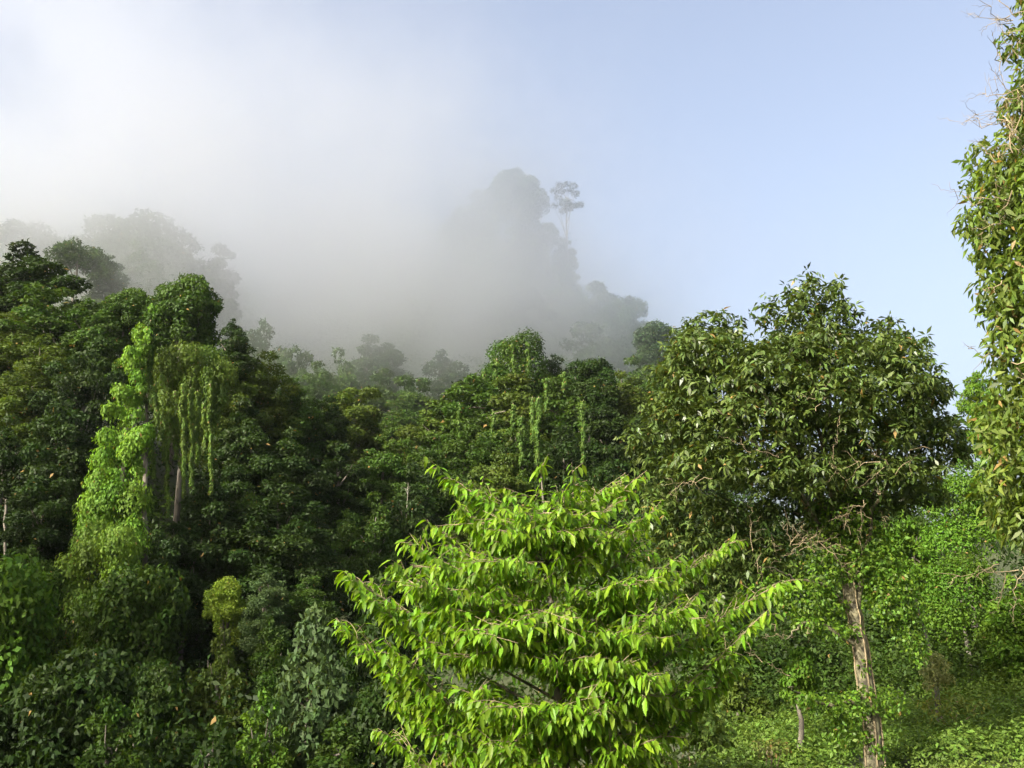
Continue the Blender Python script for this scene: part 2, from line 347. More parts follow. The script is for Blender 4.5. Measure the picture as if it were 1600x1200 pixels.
DK = (.016, .036, .0035); MD = (.030, .065, .0055); OL = (.048, .078, .008); BR = (.062, .130, .009)
YG = (.105, .168, .013); GG = (.048, .084, .025); TEAL = (.028, .058, .017)
GL = 'trees on the left ridge'; GK = 'trees on the vine-draped knoll'; GB = 'trees on the misty hill'; GR = 'trees on the right-hand slope'
GV = 'trees in the valley between the ridges'
FOREST = [
 # --- left ridge skyline
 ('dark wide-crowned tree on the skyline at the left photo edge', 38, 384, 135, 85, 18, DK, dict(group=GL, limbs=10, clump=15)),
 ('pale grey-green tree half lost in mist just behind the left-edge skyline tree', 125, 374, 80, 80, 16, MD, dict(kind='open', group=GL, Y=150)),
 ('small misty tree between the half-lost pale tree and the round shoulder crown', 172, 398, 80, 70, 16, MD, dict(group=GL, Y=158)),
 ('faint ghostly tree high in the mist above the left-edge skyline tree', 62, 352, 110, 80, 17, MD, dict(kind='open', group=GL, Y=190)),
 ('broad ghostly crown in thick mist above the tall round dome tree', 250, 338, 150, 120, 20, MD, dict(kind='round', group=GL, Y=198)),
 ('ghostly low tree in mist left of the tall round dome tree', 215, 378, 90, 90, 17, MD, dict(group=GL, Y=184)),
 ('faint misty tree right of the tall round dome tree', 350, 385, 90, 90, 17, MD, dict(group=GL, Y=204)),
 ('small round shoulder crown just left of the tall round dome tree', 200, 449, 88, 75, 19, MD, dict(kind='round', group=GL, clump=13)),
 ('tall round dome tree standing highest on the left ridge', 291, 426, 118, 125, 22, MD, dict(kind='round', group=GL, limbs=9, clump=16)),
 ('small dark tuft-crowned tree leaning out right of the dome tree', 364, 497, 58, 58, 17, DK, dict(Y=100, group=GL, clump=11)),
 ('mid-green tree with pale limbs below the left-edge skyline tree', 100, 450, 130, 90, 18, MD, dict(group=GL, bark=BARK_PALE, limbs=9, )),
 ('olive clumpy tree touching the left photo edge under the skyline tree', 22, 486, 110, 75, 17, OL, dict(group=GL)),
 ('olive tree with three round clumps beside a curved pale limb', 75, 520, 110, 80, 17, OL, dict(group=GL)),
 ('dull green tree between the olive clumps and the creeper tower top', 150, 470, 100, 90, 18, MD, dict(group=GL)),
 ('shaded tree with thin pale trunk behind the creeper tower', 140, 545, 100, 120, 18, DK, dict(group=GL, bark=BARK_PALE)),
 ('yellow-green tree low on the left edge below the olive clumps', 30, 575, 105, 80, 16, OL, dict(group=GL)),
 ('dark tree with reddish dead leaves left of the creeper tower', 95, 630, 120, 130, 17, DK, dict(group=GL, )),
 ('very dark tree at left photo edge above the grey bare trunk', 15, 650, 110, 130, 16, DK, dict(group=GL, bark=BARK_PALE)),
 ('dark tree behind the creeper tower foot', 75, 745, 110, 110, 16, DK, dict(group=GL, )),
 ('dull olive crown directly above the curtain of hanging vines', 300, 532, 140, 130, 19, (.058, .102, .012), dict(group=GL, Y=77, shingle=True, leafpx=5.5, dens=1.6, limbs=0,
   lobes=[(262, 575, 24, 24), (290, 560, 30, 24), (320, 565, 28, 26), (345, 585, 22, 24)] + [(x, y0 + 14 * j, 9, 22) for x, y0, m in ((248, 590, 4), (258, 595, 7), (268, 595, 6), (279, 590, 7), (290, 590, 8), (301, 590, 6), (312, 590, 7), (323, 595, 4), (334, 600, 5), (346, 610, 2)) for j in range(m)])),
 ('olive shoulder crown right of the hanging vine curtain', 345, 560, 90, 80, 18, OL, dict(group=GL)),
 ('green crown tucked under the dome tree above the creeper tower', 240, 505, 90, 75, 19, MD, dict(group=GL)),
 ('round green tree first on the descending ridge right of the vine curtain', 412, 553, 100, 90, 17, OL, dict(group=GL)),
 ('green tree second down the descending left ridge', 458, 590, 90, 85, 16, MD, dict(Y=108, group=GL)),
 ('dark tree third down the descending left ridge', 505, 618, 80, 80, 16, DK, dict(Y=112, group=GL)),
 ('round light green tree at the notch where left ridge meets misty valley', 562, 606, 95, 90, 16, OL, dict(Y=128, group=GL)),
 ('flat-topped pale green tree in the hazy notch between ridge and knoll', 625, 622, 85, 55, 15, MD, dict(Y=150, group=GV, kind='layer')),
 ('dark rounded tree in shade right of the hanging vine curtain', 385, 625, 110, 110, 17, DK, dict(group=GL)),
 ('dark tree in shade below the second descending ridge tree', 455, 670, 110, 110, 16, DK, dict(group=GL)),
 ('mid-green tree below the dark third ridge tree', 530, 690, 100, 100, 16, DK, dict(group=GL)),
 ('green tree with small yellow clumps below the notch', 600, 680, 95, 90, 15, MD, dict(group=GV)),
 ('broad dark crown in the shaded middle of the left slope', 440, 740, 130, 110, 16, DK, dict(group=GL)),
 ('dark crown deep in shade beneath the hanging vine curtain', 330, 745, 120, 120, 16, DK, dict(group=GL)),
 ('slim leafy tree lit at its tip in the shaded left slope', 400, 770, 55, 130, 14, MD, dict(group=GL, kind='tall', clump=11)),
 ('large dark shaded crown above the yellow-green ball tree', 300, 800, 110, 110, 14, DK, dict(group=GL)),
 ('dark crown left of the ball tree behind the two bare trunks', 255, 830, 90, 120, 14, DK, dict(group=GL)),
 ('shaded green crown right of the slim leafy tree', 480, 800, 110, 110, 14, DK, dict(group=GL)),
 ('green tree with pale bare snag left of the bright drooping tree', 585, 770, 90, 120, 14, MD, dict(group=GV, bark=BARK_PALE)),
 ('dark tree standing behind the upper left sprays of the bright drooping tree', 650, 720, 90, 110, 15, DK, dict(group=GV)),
 ('grey-green round tree just above the top of the bright drooping tree', 790, 690, 110, 110, 15, OL, dict(group=GK)),
 # --- lower left, sunlit front row
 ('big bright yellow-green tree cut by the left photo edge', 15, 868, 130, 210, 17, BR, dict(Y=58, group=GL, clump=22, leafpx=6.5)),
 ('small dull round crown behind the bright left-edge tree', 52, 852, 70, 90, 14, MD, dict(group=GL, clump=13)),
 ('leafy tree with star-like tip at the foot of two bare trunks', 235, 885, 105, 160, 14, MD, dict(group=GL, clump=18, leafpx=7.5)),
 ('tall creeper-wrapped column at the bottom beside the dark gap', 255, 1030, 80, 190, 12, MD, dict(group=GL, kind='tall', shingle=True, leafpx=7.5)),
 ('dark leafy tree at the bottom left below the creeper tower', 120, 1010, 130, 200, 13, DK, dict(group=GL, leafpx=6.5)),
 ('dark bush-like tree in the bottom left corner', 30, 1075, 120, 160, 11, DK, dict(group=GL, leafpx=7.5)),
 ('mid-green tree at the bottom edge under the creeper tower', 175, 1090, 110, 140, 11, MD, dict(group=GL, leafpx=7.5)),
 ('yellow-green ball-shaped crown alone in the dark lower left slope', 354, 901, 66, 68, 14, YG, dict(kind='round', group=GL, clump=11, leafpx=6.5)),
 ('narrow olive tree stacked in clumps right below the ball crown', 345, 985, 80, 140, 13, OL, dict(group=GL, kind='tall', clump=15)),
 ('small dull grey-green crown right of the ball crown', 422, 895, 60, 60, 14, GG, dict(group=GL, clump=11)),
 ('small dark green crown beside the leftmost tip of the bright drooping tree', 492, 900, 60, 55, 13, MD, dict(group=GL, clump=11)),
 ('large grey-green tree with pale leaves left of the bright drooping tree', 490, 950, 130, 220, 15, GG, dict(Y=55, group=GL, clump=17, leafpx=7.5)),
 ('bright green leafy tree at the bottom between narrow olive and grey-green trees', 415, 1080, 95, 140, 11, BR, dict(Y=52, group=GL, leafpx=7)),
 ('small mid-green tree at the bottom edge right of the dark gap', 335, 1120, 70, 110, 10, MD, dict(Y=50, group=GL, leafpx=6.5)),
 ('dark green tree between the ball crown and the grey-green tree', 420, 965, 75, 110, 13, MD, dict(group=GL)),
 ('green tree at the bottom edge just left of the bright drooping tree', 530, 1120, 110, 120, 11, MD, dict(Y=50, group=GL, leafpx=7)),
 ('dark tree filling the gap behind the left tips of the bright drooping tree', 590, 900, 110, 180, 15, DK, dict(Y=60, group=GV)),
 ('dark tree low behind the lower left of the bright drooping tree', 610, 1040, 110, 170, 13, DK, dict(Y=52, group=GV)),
 # --- knoll
 ('creeper-smothered double-domed tree topping the central knoll', 808, 518, 80, 85, 20, MD, dict(group=GK, clump=16, dens=3.5, leafpx=4.5, lobes=[(785, 553, 20, 20), (825, 540, 22, 22), (803, 545, 18, 16), (800, 575, 28, 24), (832, 568, 20, 22), (775, 585, 22, 18), (790, 605, 34, 22), (830, 600, 30, 22), (765, 610, 22, 20), (850, 610, 24, 20), (800, 630, 40, 20)])),
 ('small dark pointed crown just right of the double-domed knoll tree', 868, 554, 60, 60, 16, DK, dict(group=GK, clump=9)),
 ('dark flat-domed tree on the right shoulder of the knoll', 918, 562, 90, 75, 17, DK, dict(group=GK, clump=12, kind='round', limbs=4)),
 ('green tree on the left shoulder of the knoll', 735, 592, 125, 95, 16, MD, dict(Y=124, group=GK)),
 ('light green tree on the low left end of the knoll', 690, 628, 105, 90, 15, OL, dict(Y=125, group=GK)),
 ('olive crown in the middle of the knoll under the double dome', 800, 585, 150, 110, 17, OL, dict(group=GK)),
 ('green crown under the small pointed tree on the knoll', 868, 590, 135, 110, 16, MD, dict(group=GK)),
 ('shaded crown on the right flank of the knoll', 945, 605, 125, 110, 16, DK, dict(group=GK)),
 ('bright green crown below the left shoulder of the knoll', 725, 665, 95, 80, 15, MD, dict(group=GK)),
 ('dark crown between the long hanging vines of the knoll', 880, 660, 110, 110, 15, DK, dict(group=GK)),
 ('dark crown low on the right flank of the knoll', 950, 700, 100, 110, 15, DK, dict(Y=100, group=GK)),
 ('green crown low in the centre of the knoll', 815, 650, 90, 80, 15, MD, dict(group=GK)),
 ('mid-green crown at the foot of the knoll left of the drooping tree tip', 670, 690, 90, 100, 14, MD, dict(group=GK)),
 # --- behind, right of knoll
 ('hazy round-topped tree rising left of the big glossy tree', 1030, 503, 85, 80, 20, TEAL, dict(kind='round', group=GR, Y=165, clump=14)),
 ('hazy olive tree between the knoll and the big glossy tree', 975, 577, 90, 70, 18, OL, dict(Y=135, group=GR)),
 ('hazy green tree below the round-topped one beside the glossy tree', 1030, 575, 90, 90, 17, MD, dict(Y=140, group=GR)),
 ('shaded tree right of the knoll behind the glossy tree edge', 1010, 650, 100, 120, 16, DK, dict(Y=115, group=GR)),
 ('misty round tree on the far spur above the knoll right shoulder', 970, 470, 85, 90, 20, MD, dict(kind='round', group=GB, Y=225)),
 ('light green tree peeping between glossy tree and right-edge tree', 1520, 585, 70, 90, 15, BR, dict(group=GR, Y=90)),
 # --- misty hill
 ('misty crown at the very summit of the hill', 800, 262, 66, 80, 18, MD, dict(kind='round', Y=262, group=GB)),
 ('broken leaning crown on the right side of the summit', 836, 302, 40, 60, 17, DK, dict(group=GB, kind='open', clump=12)),
 ('dark clump tree just below the summit', 822, 335, 56, 60, 16, DK, dict(group=GB, clump=12)),
 ('clumpy tree with sky gaps at the foot of the lone tall tree', 856, 350, 44, 40, 15, MD, dict(group=GB, kind='open', clump=9)),
 ('rounded tree on the right shoulder below the lone tall tree', 884, 374, 40, 40, 15, MD, dict(Y=262, group=GB, clump=10)),
 ('green tree dimly seen in the middle of the misty hill', 810, 420, 90, 80, 17, MD, dict(group=GB)),
 ('misty tree left of the summit crown', 745, 300, 80, 80, 18, MD, dict(Y=280, group=GB)),
 ('dim rounded tree in the mist above the notch', 530, 545, 80, 125, 16, MD, dict(group=GB, Y=158)),
 ('dim low tree in the mist right of the descending ridge', 470, 545, 80, 125, 16, MD, dict(group=GB, Y=160)),
 ('dim tree in the mist behind the tuft-crowned tree', 415, 500, 80, 125, 16, MD, dict(group=GB, Y=164)),
 ('dim spreading tree low in the mist just left of the knoll', 655, 588, 95, 85, 16, MD, dict(group=GB, Y=152)),
 ('dim tree in the mist between the notch tree and the knoll', 597, 578, 90, 85, 16, MD, dict(group=GB, Y=156)),
 ('dim tree in the mist just above the second descending ridge tree', 498, 566, 90, 85, 16, MD, dict(group=GB, Y=150)),
 ('fainter tree higher in the mist above the notch', 575, 528, 100, 90, 17, MD, dict(group=GB, Y=176)),
 ('faint tree in thick mist left of the knoll top', 690, 545, 100, 90, 17, MD, dict(group=GB, Y=178)),
 ('green tree in light haze right of the knoll shoulder', 990, 558, 110, 110, 17, MD, dict(group=GR, Y=150)),
 ('hazy green tree touching the upper left edge of the glossy tree', 1060, 555, 120, 120, 17, MD, dict(group=GR, Y=152)),
 ('misty tree on the slope just above the dark knoll shoulder tree', 925, 505, 110, 110, 18, MD, dict(group=GB, Y=205)),
 ('faint tree on the right flank of the misty hill', 930, 440, 95, 100, 18, MD, dict(group=GB, Y=238)),
 ('faint tree below the lone tall tree on the misty flank', 885, 415, 95, 100, 18, MD, dict(group=GB, Y=245)),
 ('misty low tree behind the round-topped hazy tree', 1000, 515, 100, 100, 18, MD, dict(group=GB, Y=205)),
 # --- right slope
 ('tall creeper-clad tree rounded like a pillar on the right slope', 1500, 750, 95, 130, 16, BR, dict(group=GR, Y=52, clump=18, leafpx=5.5, dens=1.4, lobes=[(1490, 790, 42, 40), (1520, 830, 40, 42), (1480, 850, 36, 35), (1505, 765, 34, 26)])),
 ('lower egg-shaped creeper crown on a short bare trunk at right', 1500, 872, 105, 140, 12, BR, dict(group=GR, Y=46, clump=18, leafpx=5.5, dens=1.4, trunk_r=.13, bark=BARK_PALE, limbs=0, lobes=[(1495, 925, 44, 48), (1525, 960, 36, 42), (1480, 970, 32, 38), (1510, 900, 36, 34)])),
 ('light green tree with droopy leaves at right photo edge', 1580, 900, 100, 100, 11, BR, dict(group=GR, Y=44, leafpx=8, clump=20)),
 ('yellow-green tree behind the crown of the ivy-hung trunk', 1420, 800, 110, 130, 14, BR, dict(group=GR, Y=55, leafpx=6.5)),
 ('slim pale trunk tree wrapped in creeper left of the ivy-hung trunk', 1243, 1010, 50, 75, 7, BR, dict(group=GR, Y=32.3, clump=13, leafpx=6.5, bark=BARK, trunk_r=.11, limbs=0, shingle=True, kind='tall')),
 ('shaded tree seen under the glossy crown left of the pale trunk', 1130, 940, 130, 130, 10, MD, dict(group=GR, Y=50, leafpx=6.5)),
 ('dull olive tree low behind the right side of the drooping tree', 1150, 1050, 110, 120, 7, OL, dict(group=GR, Y=42, leafpx=7.5)),
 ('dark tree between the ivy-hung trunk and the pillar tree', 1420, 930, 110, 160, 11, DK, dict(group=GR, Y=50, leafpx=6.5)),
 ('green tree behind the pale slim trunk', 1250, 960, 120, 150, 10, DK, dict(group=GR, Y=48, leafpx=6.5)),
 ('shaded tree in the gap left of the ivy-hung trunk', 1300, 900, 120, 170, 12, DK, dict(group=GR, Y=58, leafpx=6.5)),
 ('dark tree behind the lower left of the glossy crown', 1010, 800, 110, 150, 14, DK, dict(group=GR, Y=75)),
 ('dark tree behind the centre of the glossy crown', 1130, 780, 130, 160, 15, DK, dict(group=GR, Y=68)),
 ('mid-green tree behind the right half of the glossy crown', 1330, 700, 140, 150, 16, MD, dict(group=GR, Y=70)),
 ('pale young-leaved shrub tree right of the ivy-hung trunk', 1462, 1018, 48, 62, 4, (.27, .29, .10), dict(group=GR, Y=36, leafpx=6, trunk_r=.03, dens=1.5, limbs=4, lobes=[(1458, 1030, 13, 10), (1472, 1042, 12, 10), (1450, 1048, 12, 9), (1465, 1058, 15, 10), (1480, 1062, 10, 9), (1455, 1070, 12, 9)])),
]
for lab, x, yt, w, h, H, c, kw in FOREST:
    tree(lab, x, yt, w, h, H, c, **kw)

# ------------------------------------------------------------------ far wood that reads as one mass, between the trees above
def wood(label, x0, x1, Ya, Yb, step, hmin, hmax, color, seed, leaf=.5, per=420, cl=1.5, keep=None, hs=None):
    rng = np.random.default_rng(seed); Ps = []; Ks = []; ko = 0; Ts = []; Ns = []; Ls = []; Ws = []
    Y = Ya
    while Y < Yb:
        X0 = (x0 - 800) / 1552 * Y; X1 = (x1 - 800) / 1552 * Y
        for X in np.arange(X0, X1, step):
            xx = X + rng.normal() * step * .3; yy = Y + rng.normal() * step * .3
            if keep and not keep(xx, yy): continue
            H = (hmin + (hmax - hmin) * rng.random()) * (hs(xx, yy) if hs else 1); z = float(T(xx, yy)); w = step * (.95 + .5 * rng.random())
            C, Rr = ragged_lobes(rng, w, H * .6, .13); C = C + [xx, yy, z + H]
            p, Td, N, L1, W1 = lobe_leaves(rng, C, Rr, per, leaf, leaf * .5, up=.25, jit=.14)
            Ks.append(LAST_K + ko); ko += len(C); Ps.append(p); Ts.append(Td); Ns.append(N); Ls.append(L1); Ws.append(W1)
        Y += step
    p, Td, N, L1, W1 = (np.concatenate(a) for a in (Ps, Ts, Ns, Ls, Ws))
    KL = np.concatenate(Ks); v, f, k = leaf_verts(p, Td, N, L1, W1)
    o = obj('forest', mesh_np('forest', v, f, LEAF, tints(rng, len(p), k, .003, KL)), None, color)
    return tag(o, label, 'forest', None, 'stuff')
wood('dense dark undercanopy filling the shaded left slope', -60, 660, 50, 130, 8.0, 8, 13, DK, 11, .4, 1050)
wood('dense woodland covering the lower central valley and knoll flanks', 640, 1040, 66, 160, 8.5, 8, 12, MD, 12, .44, 850)
wood('woodland on the misty hill dissolving into the fog', -160, 1060, 150, 335, 12.0, 11, 16, MD, 13, .65, 700, 1.6, hs=lambda X, Y: .42 if Y > 205 and 800 + 1552 * X / Y > 790 else 1.0)
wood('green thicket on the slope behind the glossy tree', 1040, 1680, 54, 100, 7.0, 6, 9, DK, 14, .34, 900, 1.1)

# unseen trees added on the left to cast shade over the lower left slope
for lab, X, Y, H, w in [('added shade tree out of view beside the camera, nearest of the left shade trees', -55, 24, 15, 12), ('added shade tree out of view at left, beside the bright left-edge tree', -62, 44, 16, 13),
                        ('added shade tree out of view far left, behind the nearest shade tree', -70, 30, 16, 14), ('added shade tree out of view left of the valley mouth', -58, 8, 15, 13),
                        ('added shade tree out of view at the far left of the ridge foot', -78, 52, 15, 14), ('added shade tree out of view left, tallest of the shade trees', -72, 12, 17, 14), ('added shade tree out of view left, last on the left flank', -66, 60, 14, 13), ('added shade tree out of view left and slightly behind the camera', -64, -8, 15, 13)]:
    rng = np.random.default_rng(int(abs(X) * 7 + Y)); b = np.array([X, Y, float(T(X, Y)) - .2])
    o = root('forest_tree', b, lab, 'tree', 'added shade trees left of the view')
    C, Rr = crown_lobes(rng, 'dome', w, H * .62, 1.5); C = C + [0, 0, H * .68]
    p, Td, N, L1, W1 = lobe_leaves(rng, C, Rr, 5000, .5, .25); v, f_, k = leaf_verts(p, Td, N, L1, W1)
    obj('crown', mesh_np('crown', v, f_, LEAF, tints(rng, len(p), k)), o, MD, 'stuff')
    v, f_ = tube(wob(rng, np.zeros(3), np.array([0, 0, H * .7]), 9, .1), np.linspace(.45, .2, 9), 8); obj('trunk', mesh_np('trunk', v, f_, BARK), o)

# ------------------------------------------------------------------ hanging vines
def vine(label, x, y0, y1, Y, wpx, color, group, seed, name='hanging_vine'):
    rng = np.random.default_rng(seed); s = mpp(Y, y0)
    a = P(x, y0, Y); b = P(x + rng.normal() * 2, y1, Y); a = a.copy()
    o = root(name, a, label, 'vine', group)
    pts = wob(rng, np.zeros(3), b - a, 10, 2.2 * s); L = max(.16, 4.6 * s)
    v, f = tube(pts, np.linspace(.04, .02, 10), 5); obj('stem', mesh_np('stem', v, f, TWIG), o)
    ln = y1 - y0; n = int(ln * wpx * 1.0)
    t = rng.random(n) ** .9; idx = t * 9; i = np.minimum(idx.astype(int), 8); p = pts[i] + (pts[i + 1] - pts[i]) * (idx - i)[:, None]
    th = rng.random(n) * 6.283; d = np.stack([np.cos(th), np.sin(th), 0 * th], 1)
    wid = wpx * s * .5 * (1 - .55 * t) * (.6 + .4 * np.sin(t * 37 + seed) ** 2)
    p = p + d * (wid * rng.random(n) ** .6)[:, None]
    rd = rng.normal(size=(n, 3)); N = norm(d + .3 * rd + [0, 0, .25]); Td = norm(.45 * rd + .3 * d + [0, 0, -1])
    v, f, k = leaf_verts(p, Td, N, L * (.7 + .6 * rng.random(n)), L * .5 * (.7 + .6 * rng.random(n)))
    obj('foliage', mesh_np('foliage', v, f, LEAF, tints(rng, n, k, .01, (t * 14).astype(int))), o, color, 'stuff')
VC = (.074, .130, .018); VK = (.062, .118, .018)
YL = 73.0
for i, (x, y0, y1, w, lab) in enumerate([
    (242, 600, 745, 11, 'thin vine hanging nearest the creeper tower on the left ridge'),
    (263, 640, 806, 10, 'longest hanging vine of the left curtain, reaching lowest'),
    (274, 610, 715, 13, 'thick hanging vine just right of the longest curtain strand'),
    (286, 600, 742, 12, 'hanging vine fourth from the left in the left curtain'),
    (298, 605, 760, 11, 'hanging vine in the middle of the left curtain with long bare tail'),
    (309, 610, 722, 10, 'short hanging vine right of the middle of the left curtain'),
    (328, 600, 770, 9, 'lone thin vine hanging at the right end of the left curtain'),
    (255, 640, 720, 8, 'short vine between the tower and the longest curtain strand'),
    (281, 650, 775, 7, 'thin wispy vine between the thick strand and the fourth strand'),
    (318, 630, 700, 8, 'shortest vine near the right end of the left curtain'),
    (236, 500, 640, 16, 'dark vine rope climbing above the creeper tower')]):
    vine(lab, x, y0, y1, YL + (i % 3) * .7, w, VC if i < 10 else MD, 'vines hanging in the left curtain', 100 + i)
YKn = 105.0
for i, (x, y0, y1, w, lab) in enumerate([
    (912, 625, 720, 10, 'long lone vine hanging at the right side of the knoll'),
    (842, 620, 722, 13, 'longest vine hanging in the centre of the knoll'),
    (832, 620, 690, 12, 'vine hanging left of the longest central knoll vine'),
    (815, 650, 725, 10, 'vine hanging low, left of the two central knoll strands'),
    (802, 630, 670, 8, 'short vine hanging left on the middle of the knoll'),
    (742, 600, 640, 9, 'short vine hanging on the left shoulder of the knoll'),
    (718, 630, 680, 7, 'thin vine at the far left of the knoll'),
    (757, 580, 612, 8, 'vine tuft on the upper left shoulder of the knoll'),
    (776, 560, 600, 9, 'vine trailing from the left dome of the knoll top'),
    (800, 538, 580, 9, 'vine trailing down the middle of the knoll top tree'),
    (826, 535, 580, 9, 'vine trailing from the right dome of the knoll top'),
    (856, 590, 640, 8, 'vine below the small pointed knoll crown'),
    (882, 580, 610, 8, 'short vine right of the small pointed knoll crown'),
    (770, 640, 680, 7, 'small vine low on the left half of the knoll')]):
    vine(lab, x, y0, y1, (98.0 if y1 > 700 else YKn) if y0 > 610 else (125.0 if x < 850 else 109.0), w, VK, 'vines hanging on the knoll', 140 + i)

# ------------------------------------------------------------------ creeper tower on the left ridge
rt = np.random.default_rng(5); TOWER = []
TR = [(505, 222, 236), (535, 212, 232), (565, 196, 228), (595, 182, 226), (625, 176, 224), (660, 168, 226), (700, 156, 226), (740, 148, 224), (780, 142, 222), (820, 130, 222)]
for y in range(505, 850, 15):
    xl, xr = np.interp(y, [t[0] for t in TR], [t[1] for t in TR]), np.interp(y, [t[0] for t in TR], [t[2] for t in TR])
    for q in range(3):
        r = max(6, (xr - xl) / 5.0) * (.7 + .6 * rt.random()); xx = xl + r * .7 + (xr - xl - 1.4 * r) * (q / 2.0) + rt.normal() * 4
        TOWER.append((xx + rt.normal() * 5, y + rt.normal() * 14, r, r * (1.0 + .5 * rt.random()), -(y - 500) / 230 + rt.normal() * .8 - .6))
tree('tall sunlit creeper-draped tree, bright green tower left of the vine curtain', 215, 495, 150, 520, 40, (.094, .195, .015), Y=74, group=None,
     name='creeper_tower', shingle=True, leafpx=6.0, dens=1.6, limbs=0,
     lobes=TOWER)
tree('creeper-hung lower part of the creeper tower, its shade put into a duller green', 150, 835, 110, 240, 25, (.078, .150, .014), Y=70, name='creeper_tree', group=None, shingle=True, leafpx=6.5, dens=1.5, limbs=0,  # leaf colour duller than the tower's, carrying the shade on its lower part
     lobes=[(xx + rt.normal() * 9, y + rt.normal() * 10, r, r * 1.1, -1.5 + rt.normal()) for y, xl, xr in [(845, 122, 205), (880, 106, 205), (915, 98, 215), (955, 96, 225), (1000, 95, 230), (1045, 95, 235)] for r, xx in ((24, xl + 18), (27, xl + (xr - xl) * .36), (27, xl + (xr - xl) * .68), (22, xr - 14))])
def bare_trunk(label, pts, Y, r0, r1, mat, group='bare trunks showing between the leaves', twigs=0, seed=1):
    rng = np.random.default_rng(seed)
    q = np.array([P(x, y, Y) for x, y in pts]); zg = T(q[0, 0], Y) - .2
    if q[0, 2] > zg: q = np.vstack([[q[0, 0], Y, zg], q])
    o = root('bare_trunk', q[0], label, 'trunk', group); q = q - q[0]
    t = np.linspace(0, len(q) - 1, 12); i = np.minimum(t.astype(int), len(q) - 2); pp = q[i] + (q[i + 1] - q[i]) * (t - i)[:, None]
    pp[1:-1] += rng.normal(0, r0 * .25, (10, 3))
    v, f = tube(pp, np.linspace(r0, r1, 12), 8); obj('trunk', mesh_np('trunk', v, f, mat), o)
    for _ in range(twigs):
        a = pp[rng.integers(6, 12)]; d = norm(rng.normal(size=3) * [1, 1, .4] + [0, 0, .7]); b = a + d * (4 + 8 * rng.random()) * r0
        v, f = tube(wob(rng, a, b, 6, r0 * .2), np.linspace(r1 * .8, r1 * .15, 6), 5); obj('branch', mesh_np('branch', v, f, mat), o)
bare_trunk('left one of two bare grey trunks below the creeper tower', [(205, 960), (206, 800)], 72.5, .24, .2, BARK)
bare_trunk('right one of two bare grey trunks below the creeper tower', [(227, 940), (228, 700)], 72.5, .22, .18, BARK)
bare_trunk('pale straight bare trunk in shade at left photo edge', [(8, 880), (10, 780)], 76, .13, .1, BARK)
bare_trunk('forked white dead snag left of the drooping tree', [(634, 830), (636, 790), (638, 755)], 90, .055, .02, BARK_PALE, twigs=9, seed=4)
bare_trunk('thin leaning grey pole right of the ivy-hung trunk', [(1458, 1030), (1430, 935)], 37, .07, .03, BARK)
bare_trunk('white bleached branch sticking out on the right knoll shoulder', [(905, 610), (910, 592), (912, 585)], 131, .2, .08, BARK_PALE, twigs=6, seed=6)

# ------------------------------------------------------------------ lone tall tree on the hill
Yl = 255.0
tree('lone tall thin tree with separate round leaf clumps against the sky', 886, 283, 52, 50, 30, (.035, .05, .025), Y=Yl, group=None, name='lone_tree', leafpx=2.4, dens=1.3, trunk_r=.32, limbs=14,
     lobes=[(874, 290, 6, 6, 0), (886, 288, 5, 5, 1), (896, 291, 6, 6, -1), (899, 303, 6, 5, 0), (866, 299, 6, 6, 0), (878, 299, 6, 5, 1), (872, 309, 6, 4, 0),
            (889, 298, 4, 4, 2), (883, 318, 9, 7, 0), (888, 324, 8, 6, 1), (866, 322, 5, 5, 0), (897, 322, 5, 4, 0), (907, 320, 5, 5, 0), (880, 330, 6, 5, -1)])

# ------------------------------------------------------------------ leaf objects picked apart
def hero_leaves(o, org, rng, p, Td, N, L, W, mat, color, score, curl, old=.0, count=300, hi=True):
    """the best-seen leaves become objects of their own, the rest one joined part."""
    order = np.argsort(score); pick = order[:count]; rest = order[count:]
    v, f, k = leaf_verts(p[rest], Td[rest], N[rest], L[rest], W[rest], hi, curl)
    obj('foliage', mesh_np('foliage', v, f, mat, tints(rng, len(rest), k, old)), o, color, 'stuff')
    tm = []
    for q in range(8):
        v, f, k = leaf_verts(np.zeros((1, 3)), np.array([[1., 0, 0]]), np.array([[0, 0, 1.]]), np.array([1.]), np.array([float(np.mean(W / L))]), True, curl)
        tm.append(mesh_np('leaf', v, f, mat, tints(rng, 1, k)))
    S, N2 = leaf_frames(Td, N)
    for a, i in enumerate(pick):
        lf = bpy.data.objects.new('leaf', tm[a % 8]); col.objects.link(lf); lf.parent = o; lf.color = (*color, 1)
        M = np.eye(4); M[:3, 0] = Td[i] * L[i]; M[:3, 1] = -S[i] * L[i]; M[:3, 2] = N2[i] * L[i]; M[:3, 3] = p[i]
        lf.matrix_local = Matrix(M.tolist())

